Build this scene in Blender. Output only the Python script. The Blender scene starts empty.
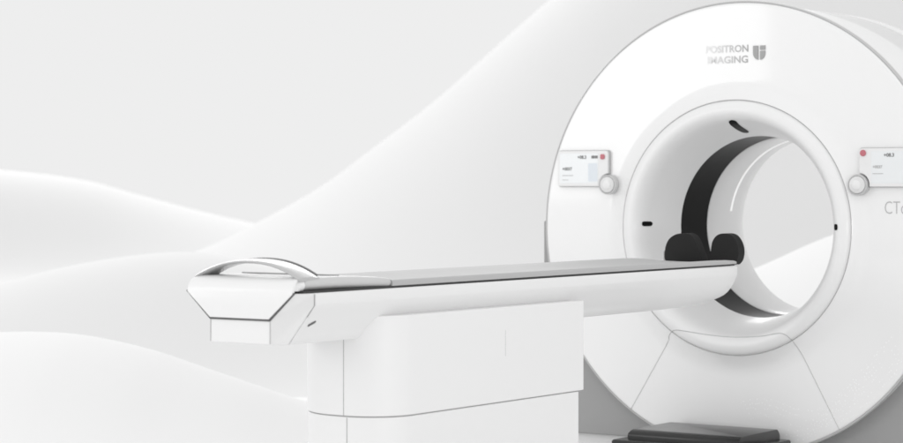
import bpy, bmesh, math, random
from mathutils import Vector, Matrix
random.seed(4)
sc = bpy.context.scene
COL = sc.collection
PI = math.pi

# ------------------------------------------------------------------ frame
# scanner frame: w = across the bore, d = into the bore, z = up
YAW = math.radians(-34.8)
ORG = Vector((1.285, 9.86, 0.0))
CW = -0.045          # bore axis
CZ = 1.05

def world(w, d, z):
    c, s = math.cos(YAW), math.sin(YAW)
    return Vector((ORG.x + c*w - s*d, ORG.y + s*w + c*d, z))

# ------------------------------------------------------------------ materials
def mat(name, col, rough=0.35, coat=0.0, metal=0.0, vary=0.0, vscale=6.0, bump=0.0, bscale=300.0, emit=None, spec=0.5):
    m = bpy.data.materials.new(name); m.use_nodes = True
    nt = m.node_tree; b = nt.nodes['Principled BSDF']
    if isinstance(col, (int, float)): col = (col, col, col)
    b.inputs['Base Color'].default_value = (*col, 1)
    b.inputs['Roughness'].default_value = rough
    b.inputs['Metallic'].default_value = metal
    b.inputs['Coat Weight'].default_value = coat
    b.inputs['Coat Roughness'].default_value = 0.08
    b.inputs['Specular IOR Level'].default_value = spec
    tc = nt.nodes.new('ShaderNodeTexCoord')
    if vary:
        n = nt.nodes.new('ShaderNodeTexNoise'); n.inputs['Scale'].default_value = vscale
        n.inputs['Detail'].default_value = 4
        nt.links.new(tc.outputs['Object'], n.inputs['Vector'])
        mr = nt.nodes.new('ShaderNodeMapRange')
        mr.inputs['To Min'].default_value = max(0, rough-vary); mr.inputs['To Max'].default_value = rough+vary
        nt.links.new(n.outputs['Fac'], mr.inputs['Value'])
        nt.links.new(mr.outputs['Result'], b.inputs['Roughness'])
    if bump:
        n2 = nt.nodes.new('ShaderNodeTexNoise'); n2.inputs['Scale'].default_value = bscale
        nt.links.new(tc.outputs['Object'], n2.inputs['Vector'])
        bp = nt.nodes.new('ShaderNodeBump'); bp.inputs['Strength'].default_value = bump
        bp.inputs['Distance'].default_value = 0.001
        nt.links.new(n2.outputs['Fac'], bp.inputs['Height'])
        nt.links.new(bp.outputs['Normal'], b.inputs['Normal'])
    if emit:
        b.inputs['Emission Color'].default_value = (*emit[0], 1)
        b.inputs['Emission Strength'].default_value = emit[1]
    return m

M_shell  = mat('white_shell', 0.85, 0.30, coat=0.5)
M_shell.node_tree.nodes['Principled BSDF'].inputs['Coat Roughness'].default_value = 0.06
M_shell.node_tree.nodes['Principled BSDF'].inputs['Coat Weight'].default_value = 0.8
M_bezel  = mat('white_bezel', 0.83, 0.38, coat=0.2, vary=0.04)
M_tube   = mat('white_tube', 0.83, 0.3, coat=0.3, vary=0.04)
M_table  = mat('table_plastic', 0.83, 0.36, coat=0.25, vary=0.04)
M_ped    = mat('pedestal_plastic', 0.83, 0.45, vary=0.04, bump=0.05)
M_top    = mat('tabletop_grey', 0.47, 0.6, spec=0.25, vary=0.04, bump=0.1)
M_cush   = mat('end_rest', 0.58, 0.42, coat=0.12, vary=0.03)
M_handle = mat('handle_satin', 0.50, 0.28, coat=0.5)
M_rear_line  = mat('handle_rear_line', 0.16, 0.4)
M_trim   = mat('rim_grey', 0.52, 0.35)
M_seam   = mat('seam_grey', 0.40, 0.6)
M_seaml  = mat('seam_light', 0.50, 0.6)
M_gap    = mat('gap_dark', 0.035, 0.5)
M_gap2   = mat('gap_grey', 0.10, 0.5)
M_stand  = mat('stand_grey', 0.33, 0.42, vary=0.05)
M_ring   = mat('bore_window', 0.008, 0.30, spec=0.035)
M_black  = mat('black_glass', 0.006, 0.4, spec=0.08)
M_pad    = mat('black_pad', 0.014, 0.6, spec=0.25, bump=0.25, bscale=500)
M_pade   = mat('pad_clip', 0.35, 0.4)
M_gloss  = mat('dark_gloss', 0.020, 0.24, spec=0.4, vary=0.05, vscale=9)
M_gloss2 = mat('dark_gloss_side', 0.05, 0.3)
M_screen = mat('screen', (0.80, 0.82, 0.83), 0.25, coat=0.3)
M_frame  = mat('panel_frame', 0.80, 0.35)
M_blue   = mat('screen_blue', (0.70, 0.745, 0.79), 0.3)
M_ink    = mat('ink', 0.2, 0.5)
M_inkl   = mat('ink_light', 0.48, 0.5)
M_logo   = mat('logo_grey', 0.36, 0.4)
M_red    = mat('red_button', (0.52, 0.15, 0.18), 0.35)
M_knob   = mat('knob', 0.72, 0.3, coat=0.4)
M_chrome = mat('knob_ring', 0.58, 0.3, metal=0.3)
M_led    = mat('light_strip', 0.8, 0.3, emit=((1, 1, 1), 0.45))
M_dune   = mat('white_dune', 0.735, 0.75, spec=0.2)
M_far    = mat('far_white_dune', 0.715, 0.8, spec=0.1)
M_dune2  = mat('middle_dune_lightened', 0.77, 0.75, spec=0.2)  # dune white made lighter, standing in for lamp light that hardly reaches here
M_dune3  = mat('near_rear_dune_lightened', 0.81, 0.75, spec=0.2)  # near and rear dunes: lightened further, colour in place of missing light
M_floor  = mat('white_floor', 0.80, 0.6, spec=0.3)
M_dot    = mat('dot_white', 0.95, 0.3)
# lettering that fades out towards its first letters
M_fade = mat('fading_ink', 0.4, 0.4)
nt = M_fade.node_tree
tc = nt.nodes.new('ShaderNodeTexCoord'); sx = nt.nodes.new('ShaderNodeSeparateXYZ')
nt.links.new(tc.outputs['Object'], sx.inputs[0])
mr = nt.nodes.new('ShaderNodeMapRange')
mr.inputs['From Min'].default_value = -0.135; mr.inputs['From Max'].default_value = 0.06
mr.inputs['To Min'].default_value = 0.82; mr.inputs['To Max'].default_value = 0.40
nt.links.new(sx.outputs['X'], mr.inputs['Value'])
cb = nt.nodes.new('ShaderNodeCombineColor')
for i in range(3): nt.links.new(mr.outputs[0], cb.inputs[i])
nt.links.new(cb.outputs[0], nt.nodes['Principled BSDF'].inputs['Base Color'])

# ------------------------------------------------------------------ object helpers
def thing(name, label, cat, w, d, z=0.0, group=None):
    o = bpy.data.objects.new(name, None); COL.objects.link(o)
    o.empty_display_size = 0.1
    o.location = world(w, d, z); o.rotation_euler = (0, 0, YAW)
    o['label'] = label; o['category'] = cat
    if group: o['group'] = group
    o['base'] = (w, d, z)
    return o

def part(name, vf, m, parent, root=None, smooth=True, angle=35, bevel=0.0, seg=3, label=None):
    root = root or parent
    bw, bd, bz = root['base']
    verts, faces = vf
    me = bpy.data.meshes.new(name)
    me.from_pydata([(v[0]-bw, v[1]-bd, v[2]-bz) for v in verts], [], faces)
    bm = bmesh.new(); bm.from_mesh(me)
    bmesh.ops.remove_doubles(bm, verts=bm.verts, dist=1e-6)
    bmesh.ops.recalc_face_normals(bm, faces=bm.faces); bm.to_mesh(me); bm.free()
    me.materials.append(m)
    if smooth:
        for p in me.polygons: p.use_smooth = True
        me.set_sharp_from_angle(angle=math.radians(angle))
    o = bpy.data.objects.new(name, me); COL.objects.link(o); o.parent = parent
    if bevel:
        b = o.modifiers.new('bevel', 'BEVEL'); b.width = bevel; b.segments = seg
        b.limit_method = 'ANGLE'; b.angle_limit = math.radians(30)
        b.harden_normals = True
    if label: o['label'] = label
    return o

def join(*vfs):
    V, F = [], []
    for v, f in vfs:
        n = len(V); V += list(v); F += [tuple(i+n for i in q) for q in f]
    return V, F

def box(w0, w1, d0, d1, z0, z1):
    V = [(w, d, z) for z in (z0, z1) for d in (d0, d1) for w in (w0, w1)]
    return V, [(0,2,3,1), (4,5,7,6), (0,1,5,4), (2,6,7,3), (0,4,6,2), (1,3,7,5)]

def loft(rings, closed=True, cap=True, loop=False):
    n = len(rings[0]); V = [p for r in rings for p in r]; F = []
    R = len(rings)
    for i in range(R if loop else R-1):
        for j in range(n if closed else n-1):
            a, b = i*n+j, i*n+(j+1) % n
            k = ((i+1) % R)*n
            F.append((a, b, k+(j+1) % n, k+j))
    if cap and closed and not loop:
        F.append(tuple(range(n))[::-1]); F.append(tuple(range((R-1)*n, R*n)))
    return V, F

def lathe(profile, a0=0.0, a1=360.0, n=192, cw=CW, cz=CZ, closed_profile=False):
    full = abs(a1-a0) >= 360
    m = n if full else n+1
    rings = []
    for i in range(m):
        a = math.radians(a0 + (a1-a0)*i/n)
        rings.append([(cw+r*math.cos(a), d, cz+r*math.sin(a)) for r, d in profile])
    return loft(rings, closed=closed_profile, cap=(closed_profile and not full), loop=full)

def tube(pts, rad, n=8):
    rings = []
    P = [Vector(p) for p in pts]
    for i, p in enumerate(P):
        t = (P[min(i+1, len(P)-1)] - P[max(i-1, 0)]).normalized()
        up = Vector((0, 1, 0)) if abs(t.y) < 0.9 else Vector((0, 0, 1))
        a = t.cross(up).normalized(); b = t.cross(a)
        rings.append([tuple(p + a*rad*math.cos(2*PI*k/n) + b*rad*math.sin(2*PI*k/n)) for k in range(n)])
    return loft(rings)

def prism(outline, d0, d1):            # outline in (w, z)
    return loft([[(w, d0, z) for w, z in outline], [(w, d1, z) for w, z in outline]])

def slab(outline, z0, z1):             # outline in (w, d)
    return loft([[(w, d, z0) for w, d in outline], [(w, d, z1) for w, d in outline]])

def rrect(w0, w1, z0, z1, r, n=6):
    out = []
    for cx, cz, a in ((w1-r, z1-r, 0), (w0+r, z1-r, 90), (w0+r, z0+r, 180), (w1-r, z0+r, 270)):
        for k in range(n+1):
            t = math.radians(a + 90*k/n); out.append((cx+r*math.cos(t), cz+r*math.sin(t)))
    return out

def disc(cw, cz, r, d0, d1, n=40):
    return prism([(cw+r*math.cos(2*PI*k/n), cz+r*math.sin(2*PI*k/n)) for k in range(n)], d0, d1)

def catmull(pts, n=8, closed=False):
    P = [Vector(p) for p in pts]; out = []
    L = len(P)
    for i in range(L if closed else L-1):
        if closed: p0, p1, p2, p3 = P[i-1], P[i], P[(i+1) % L], P[(i+2) % L]
        else: p0, p1, p2, p3 = P[max(i-1, 0)], P[i], P[i+1], P[min(i+2, L-1)]
        for k in range(n):
            t = k/n
            out.append(0.5*((2*p1)+(p2-p0)*t+(2*p0-5*p1+4*p2-p3)*t*t+(3*p1-p0-3*p2+p3)*t*t*t))
    if not closed: out.append(P[-1])
    return [tuple(v) for v in out]

def text(s, size, w0, z0, d, align='LEFT', sx=1.0, bold=0.0, shear=0.0):
    c = bpy.data.curves.new('t', 'FONT'); c.body = s; c.size = size; c.align_x = align
    c.offset = bold; c.shear = shear; c.resolution_u = 3
    o = bpy.data.objects.new('t', c); COL.objects.link(o)
    dg = bpy.context.evaluated_depsgraph_get(); dg.update()
    me = bpy.data.meshes.new_from_object(o.evaluated_get(dg))
    vf = ([(w0+v.co.x*sx, d, z0+v.co.y) for v in me.vertices], [tuple(p.vertices) for p in me.polygons])
    bpy.data.objects.remove(o); bpy.data.curves.remove(c); bpy.data.meshes.remove(me)
    return vf

# ================================================================== SCANNER
ct = thing('ct_scanner', 'large white round scanner gantry with a deep bore, dark ring window and grey rim', 'medical scanner', CW, 0.3)

def surf(r):                            # the face swells gently towards the bezel
    return -0.028*(max(0.0, 0.655-r)/0.095)**2
def drape(vf, off=0.0012):
    return [(v[0], surf(math.hypot(v[0]-CW, v[2]-CZ))-off, v[2]) for v in vf[0]], vf[1]
# front cover: annulus with a rounded outer edge
prof = [(0.5595, -0.012), (0.5595, -0.0265), (0.5605, -0.0280)]
for k in range(0, 49):
    rr = 0.563+(0.975-0.563)*k/48; prof.append((rr, surf(rr)))
for k in range(1, 7):
    a = math.radians(90*k/6); prof.append((0.975+0.010*math.sin(a), 0.010-0.010*math.cos(a)))
prof.append((0.985, 0.03))
part('front_cover', lathe(prof), M_shell, ct, angle=40)
part('rim_trim', lathe([(0.985, 0.006), (0.989, 0.004), (0.9925, 0.007), (0.993, 0.012), (0.993, 0.030), (0.980, 0.034)]), M_trim, ct)
part('bezel_seam', lathe([(0.5555, -0.022), (0.5605, -0.022)]), M_seaml, ct)

# bezel / funnel
bez = [(0.5555, 0.0), (0.5555, -0.027), (0.552, -0.035), (0.545, -0.041), (0.535, -0.046), (0.52, -0.050), (0.505, -0.049),
       (0.492, -0.042), (0.478, -0.027), (0.466, -0.006), (0.455, 0.020), (0.446, 0.051), (0.437, 0.088),
       (0.428, 0.13), (0.417, 0.18), (0.407, 0.222), (0.405, 0.232), (0.409, 0.237)]
sm = [bez[0], bez[1]] + [(p[0], p[1]) for p in catmull([(r, d, 0) for r, d in bez[1:]], 4)][1:]
bezel = part('bore_bezel', lathe(sm), M_bezel, ct, angle=60)
def bez_d(r):
    if r >= 0.5555: return surf(r)
    for (r0, d0), (r1, d1) in zip(sm[1:], sm[2:]):
        if r1 <= r <= r0: return d0 + (d1-d0)*(r0-r)/max(1e-6, r0-r1)
    return 0.0

# dark window ring inside the bore
part('bore_window', lathe([(0.412, 0.236), (0.4065, 0.238), (0.4065, 0.484), (0.412, 0.487)]), M_ring, ct)
# rear tube, flaring at the back
part('bore_tube', lathe([(0.412, 0.483), (0.405, 0.486), (0.403, 0.49), (0.403, 0.60), (0.403, 0.70), (0.404, 0.78), (0.408, 0.83), (0.418, 0.865), (0.437, 0.892), (0.462, 0.905), (0.50, 0.912)]), M_tube, ct, angle=60)
part('light_strip', lathe([(0.4035, 0.698), (0.4008, 0.698), (0.4008, 0.711), (0.4035, 0.711)], 104, 171, 60, closed_profile=True), M_led, ct)

# laser windows on the lip
for ang, skew, half, ra, rb in ((178.5, 0, 0.011, 0.470, 0.4475), (91.6, 3.0, 0.021, 0.472, 0.420), (1.0, 0, 0.013, 0.506, 0.484)):
    a = math.radians(ang); rows = []
    N = 24
    for i in range(N+1):
        q0 = i/N; a = math.radians(ang+skew*q0)
        r = ra - (ra-rb)*q0
        dd = bez_d(r)
        dr = (bez_d(r-0.001)-bez_d(r+0.001))/0.002      # depth gained per unit of radius lost
        L = math.hypot(1, dr); nr, nd = -dr/L, -1/L
        e = math.sqrt(max(0.0, 1-abs(2*q0-1)**5))*half
        row = []
        for q in (-1, -0.5, 0, 0.5, 1):
            rr = r + nr*0.0016; ww = q*e
            row.append((CW+rr*math.cos(a)-ww*math.sin(a), dd+nd*0.0016, CZ+rr*math.sin(a)+ww*math.cos(a)))
        rows.append(row)
    part('laser_window', loft(rows, closed=False, cap=False), M_black, ct)

# seams of the lower service cover
def onface(w, z, off=0.0):
    r = math.hypot(w-CW, z-CZ)
    return (w, bez_d(r)-off, z)
cres = catmull([(-0.378, 0.545, 0), (-0.372, 0.566, 0), (-0.350, 0.585, 0), (-0.318, 0.594, 0), (-0.262, 0.590, 0), (-0.152, 0.577, 0), (-0.039, 0.572, 0),
                (0.092, 0.582, 0), (0.165, 0.596, 0), (0.198, 0.599, 0), (0.222, 0.590, 0), (0.238, 0.570, 0)], 8)
part('flap_seam', tube([onface(p[0], p[1]) for p in cres], 0.0015), M_seam, bezel, ct)
part('service_seam', tube([onface(-0.382+(-0.580+0.382)*k/12, 0.542+(0.222-0.542)*k/12) for k in range(13)], 0.0016), M_seaml, ct)
part('service_seam', tube([onface(0.240+(0.445-0.240)*k/12, 0.566+(0.197-0.566)*k/12) for k in range(13)], 0.0016), M_seaml, ct)

# housing behind the cover
part('housing', lathe([(0.90, 0.032), (0.975, 0.032), (0.982, 0.035), (0.985, 0.040), (0.985, 0.30), (0.985, 0.690), (0.983, 0.692), (0.979, 0.693), (0.979, 0.698), (0.983, 0.699), (0.985, 0.701),
                       (0.985, 0.86), (0.978, 0.888), (0.960, 0.905), (0.93, 0.912), (0.50, 0.912)]), M_shell, ct, angle=50)
part('housing_seam', lathe([(0.9835, 0.6925), (0.9842, 0.6985)]), M_seam, ct)

# grey stand wrapped round the lower half
out = [(CW-1.045, 0.09), (CW+1.045, 0.09), (CW+1.045, 1.07), (CW+0.70, 1.07)]
for k in range(1, 32):
    a = math.radians(-180*k/32); out.append((CW+0.70*math.cos(a), 1.065+0.70*math.sin(a)))
out += [(CW-0.70, 1.07), (CW-1.045, 1.07)]
def strip_prism(d0, d1):
    # built as outer edge + inner edge quads so the concave outline stays clean
    outer, inner = [], []
    N = 48
    for k in range(N+1):
        a = math.radians(180+180*k/N); inner.append((CW+0.70*math.cos(a), 1.07+0.70*math.sin(a)))
        ca, sa = math.cos(a), math.sin(a)
        hx, hz = 1.045, 0.98
        s = min(hx/abs(ca) if abs(ca) > 1e-6 else 9, hz/abs(sa) if abs(sa) > 1e-6 else 9)
        outer.append((CW+ca*s, 1.07+sa*s))
    # snap the nearest points to the corners
    for cx in (-1.045, 1.045):
        i = min(range(N+1), key=lambda j: math.hypot(outer[j][0]-(CW+cx), outer[j][1]-0.09)); outer[i] = (CW+cx, 0.09)
    rings = []
    for (a, b), (c, d) in zip(outer, inner):
        rings.append([(a, d0, b), (c, d0, d), (c, d1, d), (a, d1, b)])
    return loft(rings)
part('stand', strip_prism(0.07, 0.80), M_stand, ct, angle=20, bevel=0.008)
part('plinth', box(CW-0.98, CW+0.98, 0.12, 0.78, 0.0, 0.088), M_table, ct, bevel=0.004)

# pale dots on the lower cover: a drifting wave of small specks
V, F = [], []
def speck(w, z, r):
    if math.hypot(w-CW, z-CZ) > 0.965 or math.hypot(w-CW, z-CZ) < 0.60: return
    n = len(V)
    for k in range(6): V.append((w+r*math.cos(k*PI/3), 0, z+r*math.sin(k*PI/3)))
    F.append(tuple(range(n, n+6)))
for row in range(9):
    for k in range(64):
        u = k/63
        w = -0.02 + 0.70*u + 0.012*row
        z = 0.285 - 0.06*u + 0.36*u*u*u + 0.030*math.sin(u*9+row*0.4) - 0.020*row*(1.2-u)
        if random.random() < 0.30+0.45*abs(math.sin(u*5.5+row*0.5)):
            speck(w+random.uniform(-.004, .004), z+random.uniform(-.004, .004), random.uniform(0.0014, 0.0034))
dp = part('dot_pattern', drape((V, F), 0.0009), M_dot, ct, smooth=False); dp['kind'] = 'stuff'

# brand lettering: two lines and the shield mark
D = -0.0012
part('lettering', drape(text('POSITRON', 0.043, 0.016, 1.8190, D, 'RIGHT', 1.02, 0.0008)), M_fade, ct, smooth=False)
part('lettering', drape(text('IMAGING', 0.043, 0.014, 1.7715, D, 'RIGHT', 1.12, 0.0008)), M_fade, ct, smooth=False)
lg = [(0.038, 1.843), (0.062, 1.843), (0.062, 1.7815), (0.054, 1.784), (0.046, 1.790), (0.040, 1.800), (0.038, 1.810)]
lr = [(0.072, 1.8195), (0.096, 1.8195), (0.096, 1.810), (0.094, 1.800), (0.089, 1.790), (0.081, 1.784), (0.072, 1.7815)]
lt = [(0.072, 1.843), (0.096, 1.843), (0.096, 1.8245), (0.072, 1.8245)]
part('emblem', join(prism(lg, -0.005, 0.0), prism(lr, -0.005, 0.0), prism(lt, -0.005, 0.0)), M_logo, ct, smooth=False)
part('lettering', drape(text('CTc', 0.078, 0.650, 1.116, D, 'LEFT', 0.72, -0.0010)), M_inkl, ct, smooth=False)

# control panels
def control_panel(w0, w1, side):
    z0, z1 = 1.230, 1.392
    T = -0.024
    kx = w1+0.004 if side < 0 else w0-0.004
    kz = 1.238
    # outline with a bite taken out round the knob
    o_ = rrect(w0, w1, z0, z1, 0.014)
    kr = 0.050
    pts = []
    ed = [(w0, z1), (w1, z1)]
    def arc_corner(cx, cz, a, r=0.014): return [(cx+r*math.cos(math.radians(a+90*k/6)), cz+r*math.sin(math.radians(a+90*k/6))) for k in range(7)]
    if side < 0:
        pts += arc_corner(w1-0.014, z1-0.014, 0) + arc_corner(w0+0.014, z1-0.014, 90) + arc_corner(w0+0.014, z0+0.014, 180)
        a0 = math.degrees(math.atan2(z0-kz, -math.sqrt(kr*kr-(z0-kz)**2))) % 360
        a1 = math.degrees(math.atan2(math.sqrt(kr*kr-(w1-kx)**2), w1-kx))
        for k in range(13):
            a = math.radians(a0+(a1-a0)*k/12); pts.append((kx+kr*math.cos(a), kz+kr*math.sin(a)))
    else:
        pts += arc_corner(w1-0.014, z1-0.014, 0) + arc_corner(w0+0.014, z1-0.014, 90)
        a0 = math.degrees(math.atan2(math.sqrt(kr*kr-(w0-kx)**2), w0-kx))
        a1 = math.degrees(math.atan2(z0-kz, math.sqrt(kr*kr-(z0-kz)**2)))
        for k in range(13):
            a = math.radians(a0+(a1-a0)*k/12); pts.append((kx+kr*math.cos(a), kz+kr*math.sin(a)))
        pts += arc_corner(w1-0.014, z0+0.014, 270)
    p = part('control_panel', prism(pts, T, 0.004), M_frame, ct, bevel=0.0035)
    M_pe = M_seaml
    part('panel_edge', prism([(CWm+(x-CWm)*1.022, 1.311+(z-1.311)*1.04) for CWm in [(w0+w1)/2] for x, z in pts], -0.013, 0.0), M_pe, p, ct)
    # screen
    s0, s1 = (w0+0.012, w1-0.050) if side < 0 else (w0+0.055, w1-0.012)
    part('screen', prism(rrect(s0, s1, z0+0.014, z1-0.012, 0.004), T-0.0012, T), M_screen, p, ct, smooth=False)
    e = T-0.0022
    if side < 0:
        part('screen_image', prism(rrect(s1-0.052, s1-0.004, z0+0.022, z0+0.105, 0.004), e+0.0002, e+0.001), M_blue, p, ct, smooth=False)
        part('readout', text('+08.3', 0.021, w0+0.107, 1.356, e, bold=0.0006), M_ink, p, ct, smooth=False)
        part('battery_icon', join(prism(rrect(w0+0.182, w0+0.199, 1.357, 1.370, 0.002), e, e+0.001), prism(rrect(w0+0.2005, w0+0.215, 1.357, 1.370, 0.002), e, e+0.001)), M_ink, p, ct, smooth=False)
        part('readout', text('+0037', 0.020, w0+0.026, 1.303, e, bold=0.0006), M_ink, p, ct, smooth=False)
        part('text_line', box(w0+0.026, w0+0.084, e, e+0.001, 1.278, 1.281), M_inkl, p, ct, smooth=False)
        part('text_line', box(w0+0.026, w0+0.058, e, e+0.001, 1.258, 1.2605), M_inkl, p, ct, smooth=False)
        part('stop_button', prism(rrect(w1-0.037, w1-0.015, 1.353, 1.376, 0.007), T-0.006, T), M_red, p, ct, bevel=0.002)
    else:
        part('readout', text('+08.3', 0.021, w0+0.112, 1.356, e, bold=0.0006), M_ink, p, ct, smooth=False)
        part('readout', text('+0037', 0.017, w0+0.062, 1.308, e, bold=0.0006), M_inkl, p, ct, smooth=False)
        part('text_line', box(w0+0.062, w0+0.110, e, e+0.001, 1.2835, 1.2865), M_inkl, p, ct, smooth=False)
        part('stop_button', disc(w0+0.019, 1.372, 0.0135, T-0.006, T), M_red, p, ct, bevel=0.002)
    k = part('knob', lathe([(0.0, -0.042), (0.030, -0.042), (0.035, -0.040), (0.037, -0.036), (0.037, 0.0)], cw=kx, cz=kz, n=48), M_knob, p, ct)
    part('knob_ring', lathe([(0.0375, 0.0), (0.0375, -0.034), (0.040, -0.037), (0.0435, -0.036), (0.045, -0.032), (0.045, 0.0)], cw=kx, cz=kz, n=48), M_chrome, k, ct)
    part('knob_cap', lathe([(0.0, -0.0445), (0.018, -0.0445), (0.020, -0.0435), (0.020, -0.042)], cw=kx, cz=kz, n=40), M_frame, k, ct)
control_panel(-0.953, -0.686, -1)
control_panel(0.547, 0.814, 1)

# ================================================================== PATIENT TABLE   (t = -d)
tb = thing('patient_table', 'long white cantilevered patient table with arched grey handle on a rounded pedestal', 'patient table', 0.02, -2.37)

def sect(t, wt=0.235, zt=0.905, zf=0.867, wb=0.130, zb=0.740, bulge=0.0):
    mx, mz = (wt+wb)/2, (zf+zb)/2
    L = math.hypot(zf-zb, wt-wb); nx, nz = (zf-zb)/L, -(wt-wb)/L
    half = [(wt-0.006, zt), (wt, zt-0.006), (wt, zf+0.006), (wt-0.003, zf-0.003)]
    for f in (0.2, 0.35, 0.5, 0.65, 0.8):
        k = bulge*math.sin(PI*f)
        half.append((wt+(wb-wt)*f+nx*k, zf+(zb-zf)*f+nz*k))
    half += [(wb+0.012, zb+0.010), (wb, zb+0.001), (wb-0.02, zb)]
    pts = half + [(-w, z) for w, z in half[::-1]]
    return [(w, -t, z) for w, z in pts]
rings = [sect(3.33)]
for t in (3.0, 2.5, 2.0, 1.5): rings.append(sect(t))
for t, zb, wb, wt, zf, bu in ((1.2, .740, .130, .235, .867, .004), (1.0, .741, .130, .235, .867, .008), (0.8, .743, .129, .234, .866, .014), (0.7, .746, .127, .233, .865, .018),
                          (0.62, .750, .124, .231, .864, .021), (0.56, .755, .120, .228, .863, .022), (0.52, .761, .116, .225, .862, .022),
                          (0.500, .768, .110, .221, .864, .020), (0.490, .780, .10, .214, .868, .016)):
    rings.append(sect(t, wt, 0.905, zf, wb, zb, bu))
beam = part('table_beam', loft(rings), M_table, tb, angle=30)
part('side_slot', prism(rrect(-0.012, 0.012, -0.0035, 0.0035, 0.0034), 0, 0.002), M_gap2, beam, tb)
so = COL.objects['side_slot'] if 'side_slot' in COL.objects else None
if so:      # the small oval latch on the sloping flank
    nrm = Vector((0.127, 0, -0.105)).normalized()
    p = Vector((0.186, -3.285, 0.8075)) + nrm*0.0015
    base = Vector(tb['base'])
    for v in so.data.vertices:
        q = v.co + base
        a = math.radians(28)
        x, y = q.x*math.cos(a)-q.z*math.sin(a), q.x*math.sin(a)+q.z*math.cos(a)
        along = Vector((0, 1, 0)); upv = Vector((0.105, 0, 0.127)).normalized()
        v.co = p + along*x*1.3 + upv*y*1.5 - nrm*q.y - base
# end cap: chamfered nose
def ring6(t, P): return [(w, -t, z) for w, z in P] + [(-w, -t, z) for w, z in P[::-1]]
back = [(0.235, 0.905), (0.235, 0.867), (0.130, 0.740)]
front = [(0.216, 0.905), (0.121, 0.822), (0.121, 0.745)]
V, F = loft([ring6(3.332, back), ring6(3.41, front)])
part('end_cap', (V, F), M_table, beam, tb, smooth=True, angle=12, bevel=0.004)
# front cover: hexagonal plate leaning back over the top
T0 = 3.4175
fc = []
for z, w, t in ((0.8245, 0.119, T0), (0.864, 0.166, T0), (0.9035, 0.213, T0), (0.912, 0.2135, T0-0.0015), (0.925, 0.2130, T0-0.006), (0.936, 0.2120, T0-0.013), (0.946, 0.2095, T0-0.025), (0.952, 0.206, T0-0.040), (0.9545, 0.203, T0-0.056)):
    fc.append([(-w, -t, z), (w, -t, z), (w, -(t-0.012), z), (-w, -(t-0.012), z)])
part('front_plate', loft(fc), M_table, beam, tb, angle=40, bevel=0.0025)
g = []
for s in (-1, 1):
    g.append(tube([(s*0.2175, -3.4115, 0.9065), (s*0.121, -3.4115, 0.8215)], 0.0036))
g.append(tube([(-0.121, -3.4115, 0.8215), (0.121, -3.4115, 0.8215)], 0.0036))
part('plate_gap', join(*g), M_gap2, beam, tb)
for s in (-1, 1):
    part('cap_seam', tube([(s*0.121, -3.4105, 0.82), (s*0.121, -3.4105, 0.748)], 0.0014), M_seaml, beam, tb)
part('cap_seam', tube([(0.2352, -3.331, 0.903), (0.2352, -3.331, 0.868), (0.205, -3.331, 0.830)], 0.0014), M_seaml, beam, tb)

# head-end block on top of the nose, running back as a rounded rest
def crown(t, wt, z0, zt, r, dip=0.0, tuck=0.0):
    pts = []
    N = 6
    for k in range(N+1):
        a = math.radians(90*k/N); pts.append((wt-r+r*math.cos(a), zt-r+r*math.sin(a)))
    for k in range(1, 8):
        x = (wt-r)*(1-k/4); pts.append((x, zt-dip*math.cos(PI*x/(2*(wt-r)))))
    for k in range(N+1):
        a = math.radians(90+90*k/N); pts.append((-wt+r+r*math.cos(a), zt-r+r*math.sin(a)))
    h = zt-r-z0
    low = [(wt-tuck*f*f, zt-r-h*f) for f in (1.0, 0.8, 0.55, 0.3)]
    pts += [(-w, z) for w, z in low[::-1]] + low
    return [(w, -t, z) for w, z in pts]
part('nose_block', loft([crown(3.396, 0.200, 0.9125, 0.935, 0.018), crown(3.380, 0.206, 0.9125, 0.948, 0.022), crown(3.365, 0.210, 0.9125, 0.953, 0.024, 0, .006), crown(3.352, 0.213, 0.9125, 0.9535, 0.024, 0, .010)]), M_table, tb, angle=50)
part('end_rest', loft([crown(3.350, 0.212, 0.9125, 0.9525, 0.022, .0, .014), crown(3.335, 0.2165, 0.9125, 0.9535, 0.022, .0, .020), crown(3.25, 0.221, 0.9125, 0.9535, 0.021, .001, .024), crown(3.161, 0.224, 0.9125, 0.9530, 0.020, .002, .024), crown(3.08, 0.226, 0.9125, 0.950, 0.018, .006, .020), crown(2.98, 0.227, 0.9125, 0.944, 0.014, .010, .014), crown(2.925, 0.2265, 0.9125, 0.938, 0.012, .012, .008), crown(2.917, 0.222, 0.913, 0.934, 0.009, .012, .006)]), M_cush, tb, angle=50)
part('rest_seam', tube([(-0.20, -3.163, 0.9545), (0.198, -3.163, 0.9545)], 0.0024), M_seam, tb)
part('underlay', box(-0.221, 0.221, -3.37, -0.56, 0.9045, 0.9125), M_gap, tb, smooth=False)
tt = [crown(2.912, 0.226, 0.9125, 0.932, 0.010, .014)]
for t in (2.5, 2.0, 1.5, 1.0, 0.70): tt.append(crown(t, 0.226, 0.9125, 0.932, 0.010, .014))
tt += [crown(0.60, 0.225, 0.9125, 0.930, 0.009, .013), crown(0.52, 0.221, 0.9125, 0.926, 0.007, .011), crown(0.495, 0.215, 0.9125, 0.922, 0.005, .006)]
part('tabletop', loft(tt), M_top, tb, angle=40)

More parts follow.
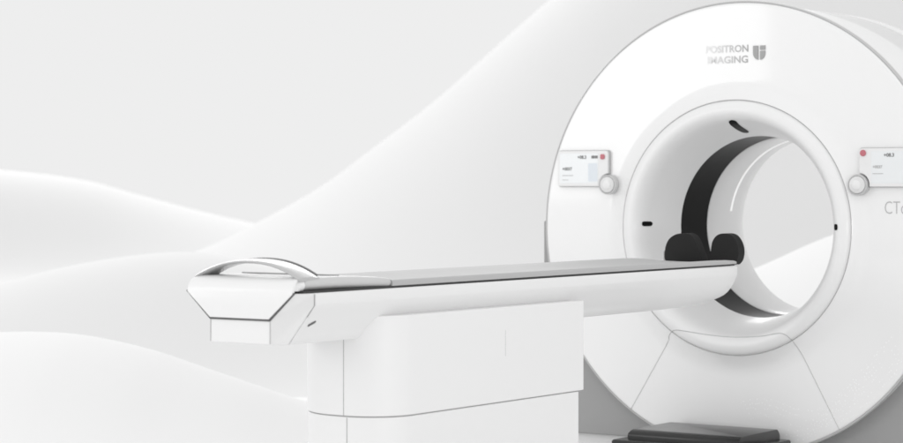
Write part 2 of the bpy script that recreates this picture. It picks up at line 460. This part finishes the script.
# arched handle, a flat band leaning back
rings = []
N = 40
for i in range(N+1):
    s = -1+2*i/N
    w = 0.213*s
    h = (1-abs(s)**2.2)
    z = 0.948 + 0.053*h
    hw = 0.048 + 0.006*abs(s)                # half depth of the band
    th = 0.0072
    tcen = 3.332
    # local arch tangent
    ds = 0.002
    dz = 0.053*((1-min(1, abs(s+ds))**2.2)-(1-min(1, abs(s-ds))**2.2))/(2*ds*0.213)
    L = math.hypot(1, dz); nx, nz = -dz/L, 1/L
    ring = []
    for k in range(16):
        a = 2*PI*k/16
        u = hw*math.copysign(abs(math.cos(a))**0.8, math.cos(a)); v = th*math.copysign(abs(math.sin(a))**0.9, math.sin(a))
        lean = 0.03*u*h
        ring.append((w+nx*v, -(tcen-u), z+nz*v+lean))
    rings.append(ring)
hd = part('handle', loft(rings), M_handle, tb, angle=60)
part('handle_rear_line', tube([(r_[0][0], r_[0][1], r_[0][2]+0.004) for r_ in rings[1:-1]], 0.0042), M_rear_line, hd, tb)  # thin dark line along the rear edge of the band

# pedestal
def plan(inset, t0, t1, wr, wl, rr, rl):
    wr -= inset; wl += inset; t1 -= inset
    pts = [(wr, -t0)]
    for k in range(13):
        a = math.radians(90*k/12); pts.append((wr-rr+rr*math.cos(a), -(t1-rr+rr*math.sin(a))))
    for k in range(13):
        a = math.radians(90+90*k/12); pts.append((wl+rl+rl*math.cos(a), -(t1-rl+rl*math.sin(a))))
    pts.append((wl, -t0))
    return pts
part('pedestal_cover', slab(plan(0, 1.754, 2.985, 0.245, -0.20, 0.16, 0.25), 0.488, 0.815), M_ped, tb, angle=30, bevel=0.003)
part('pedestal_gap', slab(plan(0.007, 1.760, 2.985, 0.245, -0.20, 0.155, 0.245), 0.4835, 0.4885), M_seam, tb, angle=30)
part('pedestal_base', slab(plan(0.003, 1.785, 2.985, 0.245, -0.20, 0.158, 0.248), 0.0, 0.484), M_ped, tb, angle=30, bevel=0.002)
part('pedestal_seam', tube([(0.081, -2.9845, 0.738), (0.081, -2.9845, 0.489)], 0.0016), M_seam, tb)
part('pedestal_seam', tube([(0.092, -2.9815, 0.482), (0.092, -2.9815, 0.01)], 0.0014), M_seam, tb)
part('latch_seam', tube([(0.2450, -2.275, 0.735), (0.2450, -2.275, 0.645)], 0.0008), M_seaml, tb)

# ================================================================== HEAD HOLDER
hh = thing('head_holder', 'black two-pad head holder standing at the far end of the white table', 'head holder', 0.0, -0.36, 0.90)
part('bracket', join(box(-0.15, 0.11, -0.52, -0.31, 0.893, 0.906)), M_pad, hh, bevel=0.006)
PL = [(-0.176, 0.903), (-0.190, 0.928), (-0.184, 0.976), (-0.166, 1.008), (-0.134, 1.027), (-0.098, 1.032), (-0.070, 1.029), (-0.048, 1.010), (-0.024, 0.960), (0.000, 0.903)]
PR = [(0.028, 0.903), (0.034, 0.962), (0.042, 1.000), (0.064, 1.026), (0.098, 1.034), (0.132, 1.026), (0.157, 0.994), (0.165, 0.956), (0.158, 0.922), (0.142, 0.903)]
def rounded(P):
    c = catmull([(x, z, 0) for x, z in P[:]], 5); return [(p[0], p[1]) for p in c]
part('pad', prism(rounded(PL), -0.385, -0.325), M_pad, hh, angle=40, bevel=0.014, seg=4)
part('pad', prism(rounded(PR), -0.385, -0.325), M_pad, hh, angle=40, bevel=0.014, seg=4)
part('side_clip', prism(rrect(-0.199, -0.182, 0.905, 0.958, 0.008), -0.375, -0.345), M_pade, hh, bevel=0.003)

# ================================================================== DARK FLOOR UNIT
fu = thing('floor_unit', 'low glossy dark grey floor unit with stepped edges below the scanner bore', 'floor unit', -0.08, -0.23)
def lid(z, w0, w1, d0, d1, r):
    rr = rrect(w0, w1, d0, d1, r, 4); return [(a, b, z) for a, b in rr]
part('lid', loft([lid(0.118, -0.350, 0.190, -0.42, -0.050, .006), lid(0.158, -0.352, 0.192, -0.422, -0.048, .006), lid(0.170, -0.350, 0.190, -0.420, -0.050, .006), lid(0.180, -0.345, 0.186, -0.408, -0.053, .006), lid(0.186, -0.342, 0.183, -0.392, -0.056, .006)]), M_gloss, fu, angle=50)
part('lower_step', loft([lid(0.055, -0.40, 0.242, -0.475, -0.045, .008), lid(0.138, -0.40, 0.242, -0.475, -0.045, .008), lid(0.144, -0.396, 0.238, -0.469, -0.047, .008)]), M_gloss, fu, angle=50)
part('base', box(-0.37, 0.205, -0.45, -0.05, 0.0, 0.056), M_gloss2, fu, bevel=0.006)

# ================================================================== SETTING
def struct(name, vf, m, smooth=True):
    verts, faces = vf
    me = bpy.data.meshes.new(name); me.from_pydata(verts, [], faces); me.materials.append(m)
    if smooth:
        for p in me.polygons: p.use_smooth = True
    o = bpy.data.objects.new(name, me); COL.objects.link(o); o['kind'] = 'structure'
    return o
struct('floor', ([(-60, -20, 0), (60, -20, 0), (60, 45, 0), (-60, 45, 0)], [(0, 1, 2, 3)]), M_floor, False)

def dune(name, Y, ridge, Lf, Lb, m, sway=0.0, power=1.0):
    P = catmull([(x, z, 0) for x, z in ridge], 12)
    ns = 60
    rows = []
    for x, h, _ in P:
        row = []
        for j in range(ns+1):
            s = -1 + 2*j/ns                # -1 front foot, 0 ridge, 1 back foot
            L = Lf if s < 0 else Lb
            p = (0.5*(1+math.cos(PI*s)))**power
            y = Y + sway*(x-P[0][0]) + s*L
            row.append((x, y, -0.03 + (max(h, -0.1)+0.03)*p))
        rows.append(row)
    V, F = loft(rows, closed=False, cap=False)
    return struct(name, (V, F), m)
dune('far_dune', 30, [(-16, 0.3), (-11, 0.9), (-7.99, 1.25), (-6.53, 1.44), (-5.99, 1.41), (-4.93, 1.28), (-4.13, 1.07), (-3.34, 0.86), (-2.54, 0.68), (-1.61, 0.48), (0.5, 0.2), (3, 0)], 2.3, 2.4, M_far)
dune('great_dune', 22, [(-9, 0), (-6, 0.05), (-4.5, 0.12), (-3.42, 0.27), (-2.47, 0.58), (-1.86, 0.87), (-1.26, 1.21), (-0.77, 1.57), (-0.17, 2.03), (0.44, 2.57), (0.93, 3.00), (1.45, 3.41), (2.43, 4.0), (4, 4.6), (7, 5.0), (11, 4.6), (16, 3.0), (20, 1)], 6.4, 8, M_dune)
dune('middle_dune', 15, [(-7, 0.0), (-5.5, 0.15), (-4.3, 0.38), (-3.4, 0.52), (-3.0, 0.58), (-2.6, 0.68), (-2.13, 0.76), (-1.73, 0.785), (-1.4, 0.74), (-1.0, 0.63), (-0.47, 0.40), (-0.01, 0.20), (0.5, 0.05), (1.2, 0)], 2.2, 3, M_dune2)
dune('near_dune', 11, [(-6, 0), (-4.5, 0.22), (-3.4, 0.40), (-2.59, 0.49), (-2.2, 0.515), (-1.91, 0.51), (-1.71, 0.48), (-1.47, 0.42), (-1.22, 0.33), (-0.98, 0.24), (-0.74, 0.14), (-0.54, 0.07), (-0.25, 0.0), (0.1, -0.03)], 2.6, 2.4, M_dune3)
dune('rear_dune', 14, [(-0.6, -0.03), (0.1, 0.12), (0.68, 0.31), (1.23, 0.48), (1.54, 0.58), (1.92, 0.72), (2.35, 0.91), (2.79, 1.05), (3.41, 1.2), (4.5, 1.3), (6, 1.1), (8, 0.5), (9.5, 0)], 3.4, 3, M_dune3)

# ================================================================== LIGHT
W = bpy.data.worlds.new('World'); sc.world = W; W.use_nodes = True
nt = W.node_tree; bg = nt.nodes['Background']
tc = nt.nodes.new('ShaderNodeTexCoord'); sx = nt.nodes.new('ShaderNodeSeparateXYZ')
nt.links.new(tc.outputs['Generated'], sx.inputs[0])
mr = nt.nodes.new('ShaderNodeMapRange'); mr.interpolation_type = 'SMOOTHSTEP'
mr.inputs['From Min'].default_value = -0.6; mr.inputs['From Max'].default_value = 0.4
mr.inputs['To Min'].default_value = 1.07; mr.inputs['To Max'].default_value = 0.855
nt.links.new(sx.outputs['Y'], mr.inputs['Value'])
cb = nt.nodes.new('ShaderNodeCombineColor')
for i in range(3): nt.links.new(mr.outputs[0], cb.inputs[i])
nt.links.new(cb.outputs[0], bg.inputs['Color']); bg.inputs['Strength'].default_value = 1.0

def area(name, loc, target, sx_, sy_, power):
    l = bpy.data.lights.new(name, 'AREA'); l.shape = 'RECTANGLE'; l.size = sx_; l.size_y = sy_; l.energy = power
    o = bpy.data.objects.new(name, l); COL.objects.link(o); o.location = loc
    o.rotation_euler = (Vector(target)-Vector(loc)).to_track_quat('-Z', 'Y').to_euler()
    return o
area('softbox_lamp', (-6.4, 7.0, 2.3), (1.3, 9.9, 1.5), 2.5, 2.4, 48)
area('fill_lamp', (3.4, 0.5, 1.0), (1.4, 9.4, 0.2), 2.4, 1.2, 55)  # unseen lamp, added low in front to brighten the lower disc and pedestal
area('added_back_lamp', (-8, 42, 17), (0, 18, 0), 36, 9, 4500)  # unseen lamp, added behind the dunes so their crests come out bright

# ================================================================== CAMERA
cam = bpy.data.cameras.new('Camera'); co = bpy.data.objects.new('Camera', cam); COL.objects.link(co)
co.location = (0, 0, 1.25); co.rotation_euler = (math.radians(90), 0, 0)
cam.sensor_width = 36; cam.lens = 89.98; cam.shift_y = -39.5/903
cam.clip_end = 300
cam.dof.use_dof = True; cam.dof.focus_distance = 8.4; cam.dof.aperture_fstop = 3.6
sc.camera = co
sc.view_settings.view_transform = 'Standard'; sc.view_settings.look = 'None'
sc.view_settings.exposure = 0; sc.view_settings.gamma = 1
sc.cycles.max_bounces = 10; sc.cycles.diffuse_bounces = 6
for o in list(COL.objects):
    if 'base' in o.keys(): del o['base']
